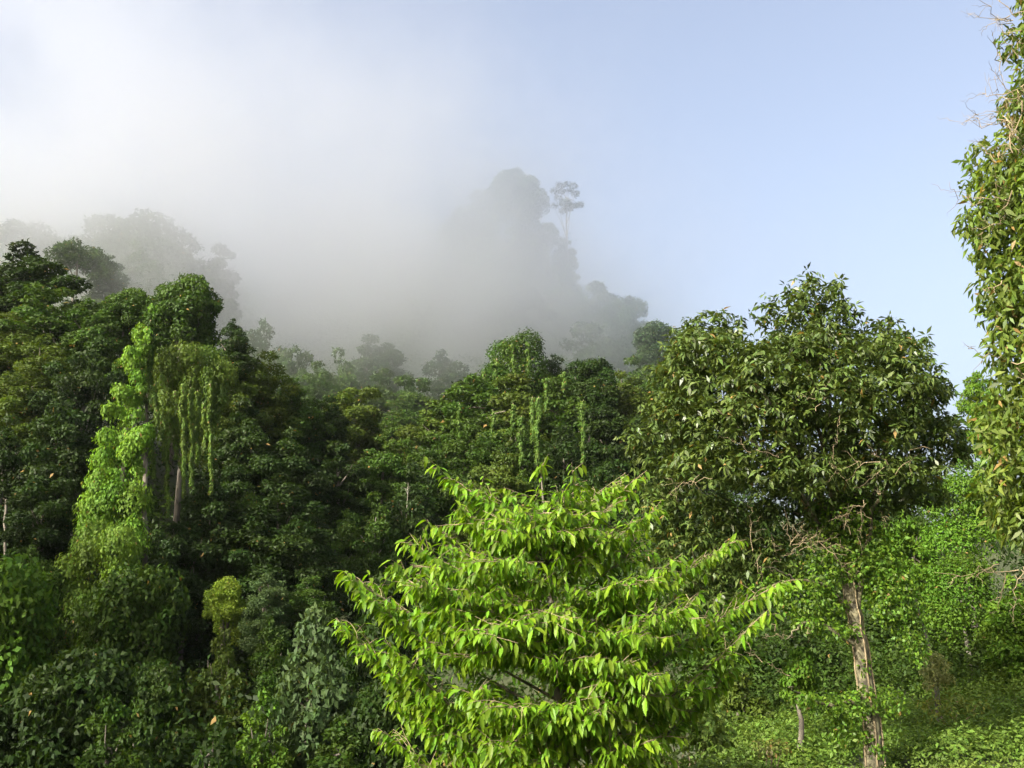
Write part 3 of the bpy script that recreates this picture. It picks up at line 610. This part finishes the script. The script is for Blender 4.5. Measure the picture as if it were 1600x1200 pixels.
# ------------------------------------------------------------------ bright drooping tree in the middle
rng = np.random.default_rng(77); YC = 20.0
base = P(885, 1240, YC); base[2] = T(base[0], YC) - .1
o = root('drooping_tree', base, 'bright yellow-green tree with flat sprays of drooping leaves, nearest in the centre', 'tree')
axis = np.array([P(885, 1240, YC), P(875, 1100, YC), P(862, 950, YC), P(852, 830, YC), P(846, 745, YC)]); axis[0] = base
def on_axis(y):
    ks = np.array([745, 830, 950, 1100, 1240.]); return np.array([np.interp(y, ks, axis[::-1, q]) for q in range(3)])
ax = np.array([on_axis(y) for y in np.linspace(1240, 745, 12)]); v, f = tube(ax - base, np.linspace(.13, .015, 12), 8)
obj('trunk', mesh_np('trunk', v, f, BARK), o)
tips = [(690, 742, 0), (846, 733, 0), (985, 750, .6), (1026, 793, -.8), (680, 820, .8), (612, 880, -.5), (535, 892, 0), (524, 966, .4), (600, 1142, 0),
        (1142, 848, .6), (1230, 908, .3), (1195, 955, -.6), (1150, 1040, 0), (1062, 868, -1.2), (905, 745, -.8), (800, 775, -.9), (760, 790, .9), (940, 765, .9), (600, 1000, -.9), (575, 1020, .5),
        (620, 1090, .9), (655, 905, -1.4), (1010, 905, -1.6), (720, 800, -.3), (1090, 930, -1.2), (560, 925, -.4), (640, 845, .1), (1100, 1060, -1.0), (1000, 830, .9)]
hw = lambda y: np.interp(y, [740, 800, 850, 900, 950, 1000, 1050, 1100, 1150, 1190], [45, 105, 160, 235, 285, 285, 262, 245, 190, 110])
for q in range(104):
    y = 775 + 400 * rng.random() ** .85; a = rng.random() * 6.283 if q % 2 else -2.6 + 2.1 * rng.random(); r = hw(y) * (.35 + .7 * rng.random())
    c = on_axis(y); t = c + np.array([math.cos(a) * (.82 if math.cos(a) > 0 else 1), math.sin(a) * .95, 0]) * r * mpp(YC, y); tips.append(('w', t, y))
pb = []; tb = []; nb = []; brs = []
for tp in tips:
    if tp[0] == 'w': tip = tp[1]; yy = tp[2]
    else: tip = P(tp[0], tp[1], YC + tp[2]); yy = tp[1]
    hd = np.linalg.norm((tip - on_axis(yy))[:2]); ex = tp[0] != 'w'; ry = min(1215, yy + 25 + (.58 if ex else -.05 + .5 * rng.random()) * hd / mpp(YC))
    a = on_axis(ry); ln = np.linalg.norm(tip - a)
    c = a * .4 + tip * .6 + np.array([0, 0, ((-.05 if ex else .10) + rng.normal() * .05) * ln]) + rng.normal(size=3) * (.04 if ex else .09) * ln
    if ln < .2: continue
    pts = bez(a, c, tip, 12); brs.append((pts, ln))
    segs = [(pts, .22)]
    nt = max(3, int(ln / .19))
    for k in range(nt):
        t = .3 + .62 * (k + rng.random()) / nt; i = min(10, int(t * 11)); s0 = pts[i] + (pts[i + 1] - pts[i]) * (t * 11 - i)
        d = norm(pts[i + 1] - pts[i]); side = np.cross(d, [0, 0, 1.]); side = norm(side) * (1 if k % 2 else -1)
        l2 = (.4 + .85 * rng.random()) * min(1.0, .4 + ln / 3) * (1.15 - .55 * t)
        e = s0 + norm(d * .75 + side * .7 + [0, 0, .05]) * l2
        tw = bez(s0, (s0 + e) / 2 + rng.normal(size=3) * .08 * l2 + [0, 0, .05 * l2], e + [0, 0, rng.normal() * .15 * l2 - .05 * l2], 6)
        segs.append((tw, 0.0)); brs.append((tw, 0))
        for k2 in range(2 if l2 > .45 else 1):
            j = rng.integers(1, 4); d3 = norm(norm(e - s0) + rng.normal(size=3) * [.8, .8, .45]); e3 = tw[j] + d3 * l2 * (.3 + .35 * rng.random())
            t3 = bez(tw[j], (tw[j] + e3) / 2, e3 + [0, 0, -.03], 4); segs.append((t3, .1)); brs.append((t3, 0))
    for sp, t0 in segs:
        sl_ = np.linalg.norm(sp[-1] - sp[0]); m = max(3, int(sl_ * (1 - t0) / .082)); tt = t0 + (1 - t0) * (np.arange(m) + .6) / m
        idx = tt * (len(sp) - 1); i = np.minimum(idx.astype(int), len(sp) - 2); q = sp[i] + (sp[i + 1] - sp[i]) * (idx - i)[:, None]
        d = norm(sp[i + 1] - sp[i]); side = norm(np.cross(d, [0, 0, 1.])) * np.where(np.arange(m) % 2, 1, -1)[:, None]
        td = norm(d * .5 + side * .62 + np.array([0, 0, -1.0]) * (.35 + .75 * rng.random((m, 1))) + rng.normal(size=(m, 3)) * .28)
        nn = norm(np.array([0, 0, 1.0]) + side * .55 + d * .3 + rng.normal(size=(m, 3)) * .2)
        pb.append(q); tb.append(td); nb.append(nn)
p = np.concatenate(pb) - base; Td = np.concatenate(tb); N = np.concatenate(nb); n = len(p)
L = .255 * (.6 + .6 * rng.random(n)); W = L * .32
big = [b for b in brs if b[1] > 0]
for pts, ln in big:
    v, f = tube(pts - base, np.linspace(.007 + .005 * ln, .004, len(pts)), 5); obj('branch', mesh_np('branch', v, f, BARK_MOSSY), o)
v, f = join([tube(b - base, np.linspace(.007, .003, len(b)), 4) for b, ln in brs if ln == 0]); obj('twigs', mesh_np('twigs', v, f, TWIG), o, None, 'stuff')
hero_leaves(o, base, rng, p, Td, N, L, W, LEAF_THIN, (.116, .222, .011), p[:, 1] + .8 * rng.random(n) - L * 4, .22)
open('/tmp/n.txt', 'w').write(str(n))

# ------------------------------------------------------------------ big glossy tree
rng = np.random.default_rng(78); YG_ = 30.0; s = mpp(YG_)
base = P(1368, 1215, YG_); base[2] = T(base[0], YG_) - .1
o = root('glossy_tree', base, 'big tree with dark glossy leaves and lichen-spotted ivy-hung trunk, right of centre', 'tree')
gl = [(1272, 455, 42, 32), (1225, 480, 40, 26), (1300, 490, 40, 30), (1255, 515, 62, 36), (1290, 545, 55, 34), (1235, 550, 50, 30),
      (1108, 512, 46, 28), (1085, 545, 45, 34), (1130, 555, 55, 36), (1185, 562, 38, 26), (1062, 580, 40, 30), (1120, 600, 70, 40), (1190, 595, 55, 36),
      (1365, 525, 50, 28), (1400, 550, 48, 32), (1345, 570, 60, 38), (1420, 585, 44, 30), (1450, 615, 34, 28), (1390, 615, 60, 36), (1300, 610, 65, 38),
      (1245, 625, 60, 38), (1055, 640, 45, 32), (1025, 680, 45, 28), (1110, 660, 65, 38), (1180, 660, 65, 38), (1270, 680, 70, 40), (1350, 670, 70, 38),
      (1430, 670, 55, 34), (1480, 670, 30, 20), (1465, 705, 46, 24), (1005, 690, 30, 18), (1040, 730, 45, 30), (1110, 730, 65, 36),
      (1190, 735, 70, 36), (1270, 745, 65, 34), (1350, 735, 65, 32), (1420, 735, 50, 26), (1030, 785, 42, 30), (1090, 800, 55, 32), (1160, 800, 50, 28),
      (1060, 840, 44, 30), (1120, 860, 48, 26), (1040, 880, 34, 22), (1100, 900, 40, 20), (1230, 790, 45, 24), (1300, 790, 40, 20), (1180, 850, 36, 22), (1150, 890, 40, 20), (1230, 850, 34, 18), (1060, 920, 36, 18), (1370, 790, 46, 22), (1440, 770, 36, 20), (1275, 825, 40, 20), (1335, 825, 36, 18), (1215, 885, 34, 18), (1110, 930, 40, 18)]
C = []; Rr = []
for (x, y, a, b) in gl:
    edge = min(1, abs(x - 1250) / 260)
    for dd in ((-1, 1) if 540 < y < 780 and edge < .8 else (0,)):
        C.append(P(x, y, YG_ + dd * (1.1 + 1.7 * rng.random()) * (1 - .5 * edge)) - base); Rr.append([a * s, a * s * .9, b * s])
C = np.array(C); Rr = np.array(Rr)
# rosettes of leaves at twig ends
q, _, Nq, _, _ = lobe_leaves(rng, C, Rr, 7600, .3, .1, low=-.6)
per = 7; n = len(q) * per; ph = rng.random((len(q), per)) * .7 + np.arange(per) * 2.399
out = norm(Nq * .6 + [0, 0, .35] + rng.normal(size=q.shape) * .35)
e1 = norm(np.cross(out, rng.normal(size=out.shape))); e2 = np.cross(out, e1)
rad = e1[:, None] * np.cos(ph)[..., None] + e2[:, None] * np.sin(ph)[..., None]
Td = norm(rad + out[:, None] * .25 + np.array([0, 0, -.55]) + rng.normal(size=rad.shape) * .18).reshape(-1, 3)
N = norm(np.repeat(out, per, 0) * .7 + np.array([0, 0, .6]) + rng.normal(size=(n, 3)) * .3)
p = (q[:, None] + rad * .03 - out[:, None] * (rng.random((len(q), per, 1)) * .16)).reshape(-1, 3)
L = .255 * (.6 + .6 * rng.random(n)); W = L * .36
hero_leaves(o, base, rng, p, Td, N, L, W, LEAF_GLOSSY, (.062, .098, .020), p[:, 1] + 1.5 * rng.random(n) - L * 5, .2, old=.012, hi=False)
# trunk, fork and limbs
tk = np.array([P(1368, 1215, YG_), P(1358, 1120, YG_), P(1348, 1040, YG_), P(1340, 985, YG_), P(1330, 930, YG_), P(1318, 880, YG_), P(1312, 820, YG_), P(1300, 740, YG_)]); tk[0] = base
tt = np.linspace(0, 7, 30); i = np.minimum(tt.astype(int), 6); tq = tk[i] + (tk[i + 1] - tk[i]) * (tt - i)[:, None]; tq[1:-1] += rng.normal(0, .02, (28, 3))
v, f = tube(tq - base, np.interp(tt, [0, .6, 2, 4, 7], [.30, .25, .22, .19, .13]), 14); obj('trunk', mesh_np('trunk', v, f, BARK_MOSSY), o)
for t0, tgt in [(3.6, (1390, 600)), (4.2, (1400, 720)), (5.2, (1260, 560)), (5.5, (1120, 640)), (6, (1180, 600)), (6, (1340, 620)), (6.5, (1275, 480)), (6.2, (1110, 540)), (6.0, (1430, 640)), (5.2, (1240, 800))]:
    i = int(t0 / 7 * 29); a = tq[i] - base; b = P(tgt[0], tgt[1], YG_ + rng.normal() * 1.2) - base; c = (a + b) / 2 + [0, 0, .5]
    pts = bez(a, c, b, 10); pts[1:-1] += rng.normal(0, .06, (8, 3))
    v, f = tube(pts, np.linspace(.10, .025, 10), 7); obj('branch', mesh_np('branch', v, f, BARK_MOSSY), o)
for pl in ([(1352, 1100), (1325, 1098), (1290, 1100), (1262, 1092), (1245, 1082), (1232, 1070)], [(1345, 1010), (1300, 985), (1262, 972), (1240, 985), (1228, 1000)], [(1335, 960), (1290, 915), (1240, 905), (1200, 885)]):
    kp = np.array([P(x, y, YG_ - .3 * k) for k, (x, y) in enumerate(pl)]) - base; tt2 = np.linspace(0, len(pl) - 1, 18); i2 = np.minimum(tt2.astype(int), len(pl) - 2)
    pts = kp[i2] + (kp[i2 + 1] - kp[i2]) * (tt2 - i2)[:, None]; pts[1:] += rng.normal(0, .028, (17, 3))
    v, f = tube(pts, np.linspace(.085, .012, 18) * (1 + .18 * rng.normal(size=18)), 7); obj('branch', mesh_np('branch', v, f, BARK_MOSSY), o)
# bare dry twigs under the crown
def twiggery(o, base, rng, starts, Y, n, ln, mat, r=.02, down=.0, dirb=(0, 0, 0)):
    for _ in range(n):
        x, y = starts[rng.integers(len(starts))]; a = P(x + rng.normal() * 14, y + rng.normal() * 10, Y + rng.normal() * .7 - .8) - base
        d = norm(rng.normal(size=3) * [1, .6, .7] + np.array(dirb)); l0 = ln * (.5 + rng.random()); b = a + d * l0
        main = wob(rng, a, b, 8, .05 * l0, -down * l0); ps = [tube(main, np.linspace(r, r * .25, 8), 5)]
        for k in range(5):
            i = rng.integers(2, 8); e = main[i] + norm(d + rng.normal(size=3) * .8) * l0 * (.2 + .3 * rng.random())
            ps.append(tube(wob(rng, main[i], e, 5, .03 * l0), np.linspace(r * .5, r * .15, 5), 4))
        v, f = join(ps); obj('twig', mesh_np('twig', v, f, mat), o)
twiggery(o, base, rng, [(1200, 840), (1230, 860), (1170, 870), (1260, 840), (1290, 850), (1220, 800), (1310, 820), (1370, 800)], YG_ - 1.4, 22, .8, TWIG, .009)
twiggery(o, base, rng, [(1270, 640), (1180, 700), (1300, 720), (1100, 740), (1380, 730)], YG_ - 2.4, 14, .8, TWIG, .010)
twiggery(o, base, rng, [(1230, 985), (1205, 1050), (1250, 990)], YG_ - .5, 6, .7, TWIG, .010)

# ivy hung on the glossy tree: a plant of its own
o2 = root('ivy', base, 'bright green ivy tumbling over the upper trunk of the glossy tree', 'ivy')
iv = [(1300, 805, 34, 26, -.6), (1330, 800, 34, 24, -.5), (1345, 840, 34, 30, -.5), (1290, 850, 30, 26, -.5), (1370, 870, 36, 30, -.4), (1335, 885, 22, 20, -.4), (1390, 905, 40, 30, -.2), (1280, 900, 34, 26, -.4),
      (1400, 940, 34, 30, -.2), (1255, 935, 40, 26, -.4), (1385, 945, 26, 28, -.1), (1420, 975, 22, 32, 0), (1292, 945, 26, 20, -.2), (1352, 1090, 16, 16, -.4), (1352, 1040, 7, 12, -.2), (1336, 985, 9, 12, -.2), (1370, 1170, 10, 16, -.2), (1352, 1150, 8, 10, -.3), (1385, 1095, 28, 18, -.1),
      (1330, 1105, 26, 22, -.4), (1435, 1010, 14, 26, 0), (1205, 915, 34, 22, -.2), (1320, 1140, 22, 24, -.3), (1290, 1098, 26, 12, -.6), (1255, 1088, 18, 10, -1.2), (1300, 985, 24, 14, -.5), (1262, 975, 22, 12, -.7)]
C = np.array([P(x, y, YG_ + d) - base for x, y, a, b, d in iv]); Rr = np.array([[a * s, a * s * .8, b * s] for x, y, a, b, d in iv])
p, Td, N, L, W = lobe_leaves(rng, C, Rr, 9500, .13, .075, droop=.7, low=-1); v, f, k = leaf_verts(p, Td, N, L, W)
obj('foliage', mesh_np('foliage', v, f, LEAF_THIN, tints(rng, len(p), k, .01)), o2, (.085, .165, .014), 'stuff')
st = []
for d in (-1, 0, 1):
    q = tq[1:24] - base; an = 1.1 * d - 1.6 + np.linspace(0, .9, 23) * (d or .6); rr = np.interp(np.linspace(1, 24, 23) / 29 * 7, [0, .6, 2, 4, 7], [.30, .25, .22, .19, .13]) + .015
    st.append(tube(q + np.stack([np.cos(an) * rr, np.sin(an) * rr, 0 * an], 1), np.linspace(.03, .012, 23), 5))
v, f = join(st); obj('stem', mesh_np('stem', v, f, TWIG), o2)

# ------------------------------------------------------------------ creeper-laden tree at the right edge
rng = np.random.default_rng(79); YE = 20.0; s = mpp(YE)
base = P(1690, 1180, YE); base[2] = T(base[0], YE) - .1
o = root('creeper_laden_tree', base, 'tall tree smothered in yellow-green drooping creeper at the right photo edge', 'tree')
outl = [(-60, 1618), (0, 1600), (60, 1580), (120, 1575), (180, 1570), (235, 1535), (290, 1528), (340, 1525), (400, 1530), (450, 1530), (500, 1552), (560, 1552), (620, 1545), (680, 1540), (740, 1548), (790, 1562), (825, 1585)]
C = []; Rr = []
for (y, x) in outl:
    for r, dx, dy in ((26, 22, 0), (34, 55, -.5), (40, 95, .4), (40, 140, -.6), (42, 190, .5), (36, 60, .9), (36, 110, -1.0)):
        if y < 150 and dx < 30 and rng.random() < .6: continue
        C.append(P(x + dx - 18 + rng.normal() * 7, y + rng.normal() * 14, YE + dy) - base); Rr.append([r * s, r * s, r * 1.05 * s])
C = np.array(C); Rr = np.array(Rr)
p, Td, N, L, W = lobe_leaves(rng, C, Rr, 24000, .225, .06, low=-1, droop=.9, up=.4)
sc_ = p[:, 1] + np.abs(p[:, 0] - (P(1570, 400, YE) - base)[0]) * 1.2 + rng.random(len(p))
hero_leaves(o, base, rng, p, Td, N, L, L * .31, LEAF_THIN, (.092, .140, .020), sc_, .22, old=.03, hi=False)
tp = np.array([base, P(1665, 900, YE), P(1680, 600, YE), P(1660, 300, YE), P(1650, -80, YE)]) - base
tt = np.linspace(0, 4, 20); i = np.minimum(tt.astype(int), 3); tq = tp[i] + (tp[i + 1] - tp[i]) * (tt - i)[:, None]
v, f = tube(tq, np.linspace(.3, .1, 20), 10); obj('trunk', mesh_np('trunk', v, f, BARK_MOSSY), o)
twiggery(o, base, rng, [(1590, 30), (1585, 90), (1590, 150), (1580, 190), (1600, 60), (1570, 240), (1575, 320)], YE, 44, .8, TWIG, .011, .0, (-.55, 0, .1))
twiggery(o, base, rng, [(1585, 300), (1600, 440), (1590, 560), (1595, 150)], YE - .7, 16, .7, TWIG, .012, .1, (-.3, 0, -.3))
twiggery(o, base, rng, [(1585, 860), (1595, 890)], YE, 8, .7, TWIG, .010, .0, (.1, 0, -1.2))

# ------------------------------------------------------------------ near undergrowth
def undergrowth(label, Ya, Yb, xa, xb, n, leaf, color, seed, hmax=1.0, name='undergrowth', old=.0, cl=.8):
    rng = np.random.default_rng(seed); nb = n // 160
    Y = Ya + (Yb - Ya) * rng.random(nb); X = ((xa + (xb - xa) * rng.random(nb)) - 800) / 1552 * Y
    h = hmax * (.35 + .65 * rng.random(nb)); r = cl * (.6 + .8 * rng.random(nb))
    C = np.stack([X, Y, T(X, Y) + h * .4], 1); Rr = np.stack([r, r, h], 1)
    m = nb * 160; k = np.repeat(np.arange(nb), 160); d = norm(rng.normal(size=(m, 3))); d[:, 2] = np.abs(d[:, 2])
    p = C[k] + Rr[k] * d * (.7 + .4 * rng.random((m, 1))); rd = rng.normal(size=(m, 3))
    N = norm(d * .5 + [0, 0, .6] + .5 * rd); Td = norm(norm(np.cross(N, rng.normal(size=(m, 3)))) + d * .4 + [0, 0, -.35])
    L = leaf * (.6 + .8 * rng.random(m)); v, f, kk = leaf_verts(p, Td, N, L, L * .5)
    return tag(obj(name, mesh_np(name, v, f, LEAF, tints(rng, m, kk, old, k)), None, color), label, 'undergrowth', None, 'stuff')
undergrowth('light green tangle of low plants covering the slope at bottom right', 31.2, 48, 1080, 1720, 80000, 0.15, (.085, .15, .02), 31, .75)
undergrowth('short bright weeds around the foot of the ivy-hung trunk', 22, 31.5, 1080, 1720, 30000, .12, (.105, .17, .028), 35, .32, cl=.6)
undergrowth('mid-green bushy scrub on the slope behind the ivy-hung trunk', 44, 62, 1030, 1720, 50000, 0.2, (.036, .072, .009), 32, 2.2, cl=1.4)
undergrowth('green scrub along the bottom edge below the drooping tree', 22, 32, 560, 1150, 26000, .16, (.085, .135, .025), 33, .9)
undergrowth('dark bushes between the trunks on the left slope', 64, 98, -60, 640, 30000, .42, MD, 36, 2.6, cl=2.0)
undergrowth('dark weedy scrub on the lower left valley floor', 30, 66, -60, 700, 50000, .26, MD, 34, 1.6, cl=1.3)
def shrub(label, x, y, w, h, Y, color, leaf, seed, old=0.0):
    rng = np.random.default_rng(seed); s = mpp(Y); c = P(x, y, Y); b = np.array([c[0], Y, T(c[0], Y)])
    o = root('shrub', b, label, 'shrub', 'low shrubs along the bottom edge')
    C, Rr = crown_lobes(rng, 'dome', w * s, h * s, 14 * s); C = C + (c - b)
    p, Td, N, L, W = lobe_leaves(rng, C, Rr, int(w * h * .16), leaf, leaf * .5); v, f, k = leaf_verts(p, Td, N, L, W, True)
    obj('foliage', mesh_np('foliage', v, f, LEAF, tints(rng, len(p), k, old)), o, color, 'stuff')
    ps = [tube(wob(rng, np.array([rng.normal() * .1, 0, -.1]), C[rng.integers(len(C))], 6, .05), np.linspace(.03, .008, 6), 5) for _ in range(7)]
    v, f = join(ps); obj('stem', mesh_np('stem', v, f, TWIG), o)
shrub('olive shrub with rusty dry leaves at the bottom below the drooping tree', 765, 1190, 130, 60, 22, (.11, .125, .03), .13, 51, .09)
shrub('yellowish shrub right of the rusty shrub at the bottom edge', 860, 1195, 90, 50, 22, (.13, .15, .04), .13, 52, .1)
shrub('green bush at the bottom between drooping tree and pale slim trunk', 1060, 1140, 130, 110, 27, (.09, .145, .025), .18, 53)
shrub('small red-tinged shrub at the bottom left of the ivy-hung trunk', 1205, 1175, 60, 40, 29, (.10, .13, .025), .13, 54, .06)
shrub('yellow-leaved weed patch below the pale shrub tree at right', 1485, 1110, 70, 50, 36, (.14, .18, .03), .16, 55, .03)

# ------------------------------------------------------------------ the mist bank lying on the hill
X0, X1, MY0, MY1, Z0, Z1 = -260, 110, 120, 330, 25, 230
v = np.array([[x, y, z] for z in (Z0, Z1) for y in (MY0, MY1) for x in (X0, X1)], float)
f = np.array([[0, 2, 3, 1], [4, 5, 7, 6], [0, 1, 5, 4], [2, 6, 7, 3], [0, 4, 6, 2], [1, 3, 7, 5]])
MM, n, l = new_mat('mist')
def math_(op, a, b=None, c=None):
    m = n.new('ShaderNodeMath'); m.operation = op
    for i, q in enumerate((a, b, c)):
        if q is None: continue
        if isinstance(q, (int, float)): m.inputs[i].default_value = q
        else: l.new(q, m.inputs[i])
    return m.outputs[0]
def ramp(val, a, b):
    m = n.new('ShaderNodeMapRange'); m.interpolation_type = 'SMOOTHSTEP'; m.inputs[1].default_value = a; m.inputs[2].default_value = b
    m.inputs[3].default_value = 0; m.inputs[4].default_value = 1; l.new(val, m.inputs[0]); return m.outputs[0]
g = n.new('ShaderNodeNewGeometry'); sx = n.new('ShaderNodeSeparateXYZ'); l.new(g.outputs['Position'], sx.inputs[0])
nz = n.new('ShaderNodeTexNoise'); nz.inputs['Scale'].default_value = .022; nz.inputs['Detail'].default_value = 5; l.new(g.outputs['Position'], nz.inputs['Vector'])
nv = math_('SUBTRACT', nz.outputs['Fac'], .5)
x, y, z = sx.outputs
xe = math_('MULTIPLY_ADD', math_('SUBTRACT', z, 90), .68, x)           # right edge leans in with height
xe = math_('MULTIPLY_ADD', nv, 85, xe)
right = math_('SUBTRACT', 1.0, ramp(xe, -27, 40))
zz = math_('MULTIPLY_ADD', nv, 34, z)
low = ramp(zz, 19, 78)
top = math_('MULTIPLY_ADD', ramp(z, 72, 158), -.96, 1.0)
front = ramp(y, 121, 168); back = math_('SUBTRACT', 1.0, ramp(y, 290, 330))
d = math_('MULTIPLY', math_('MULTIPLY', right, low), math_('MULTIPLY', top, math_('MULTIPLY', front, back)))
n2 = n.new('ShaderNodeTexNoise'); n2.inputs['Scale'].default_value = .036; n2.inputs['Detail'].default_value = 4; l.new(g.outputs['Position'], n2.inputs['Vector'])
wisp = math_('MULTIPLY_ADD', ramp(n2.outputs['Fac'], .33, .66), 1.6, .2)
d = math_('MULTIPLY', math_('MULTIPLY', d, wisp), .036)
pv = n.new('ShaderNodeVolumePrincipled'); pv.inputs['Color'].default_value = (.92, .927, .935, 1); pv.inputs['Anisotropy'].default_value = .82
l.new(d, pv.inputs['Density'])
o = n.new('ShaderNodeOutputMaterial'); l.new(pv.outputs[0], o.inputs['Volume'])
mist = obj('mist', mesh_np('mist', v, f, MM)); tag(mist, 'white morning mist bank lying over the wooded hill', 'mist', None, 'stuff')

# ------------------------------------------------------------------ the thin haze everything stands in
hx, hy0, hy1, hz0, hz1 = 3100, -620, 5100, -130, 240
v = np.array([[x, y, z] for z in (hz0, hz1) for y in (hy0, hy1) for x in (-hx, hx)], float)
HM, n, l = new_mat('haze'); pv = n.new('ShaderNodeVolumePrincipled'); pv.inputs['Color'].default_value = (.93, .95, .98, 1)
pv.inputs['Density'].default_value = .00005; pv.inputs['Anisotropy'].default_value = .3
o = n.new('ShaderNodeOutputMaterial'); l.new(pv.outputs[0], o.inputs['Volume'])
hz = obj('haze', mesh_np('haze', v, f, HM)); tag(hz, 'thin bluish morning haze filling the whole valley', 'haze', None, 'stuff')
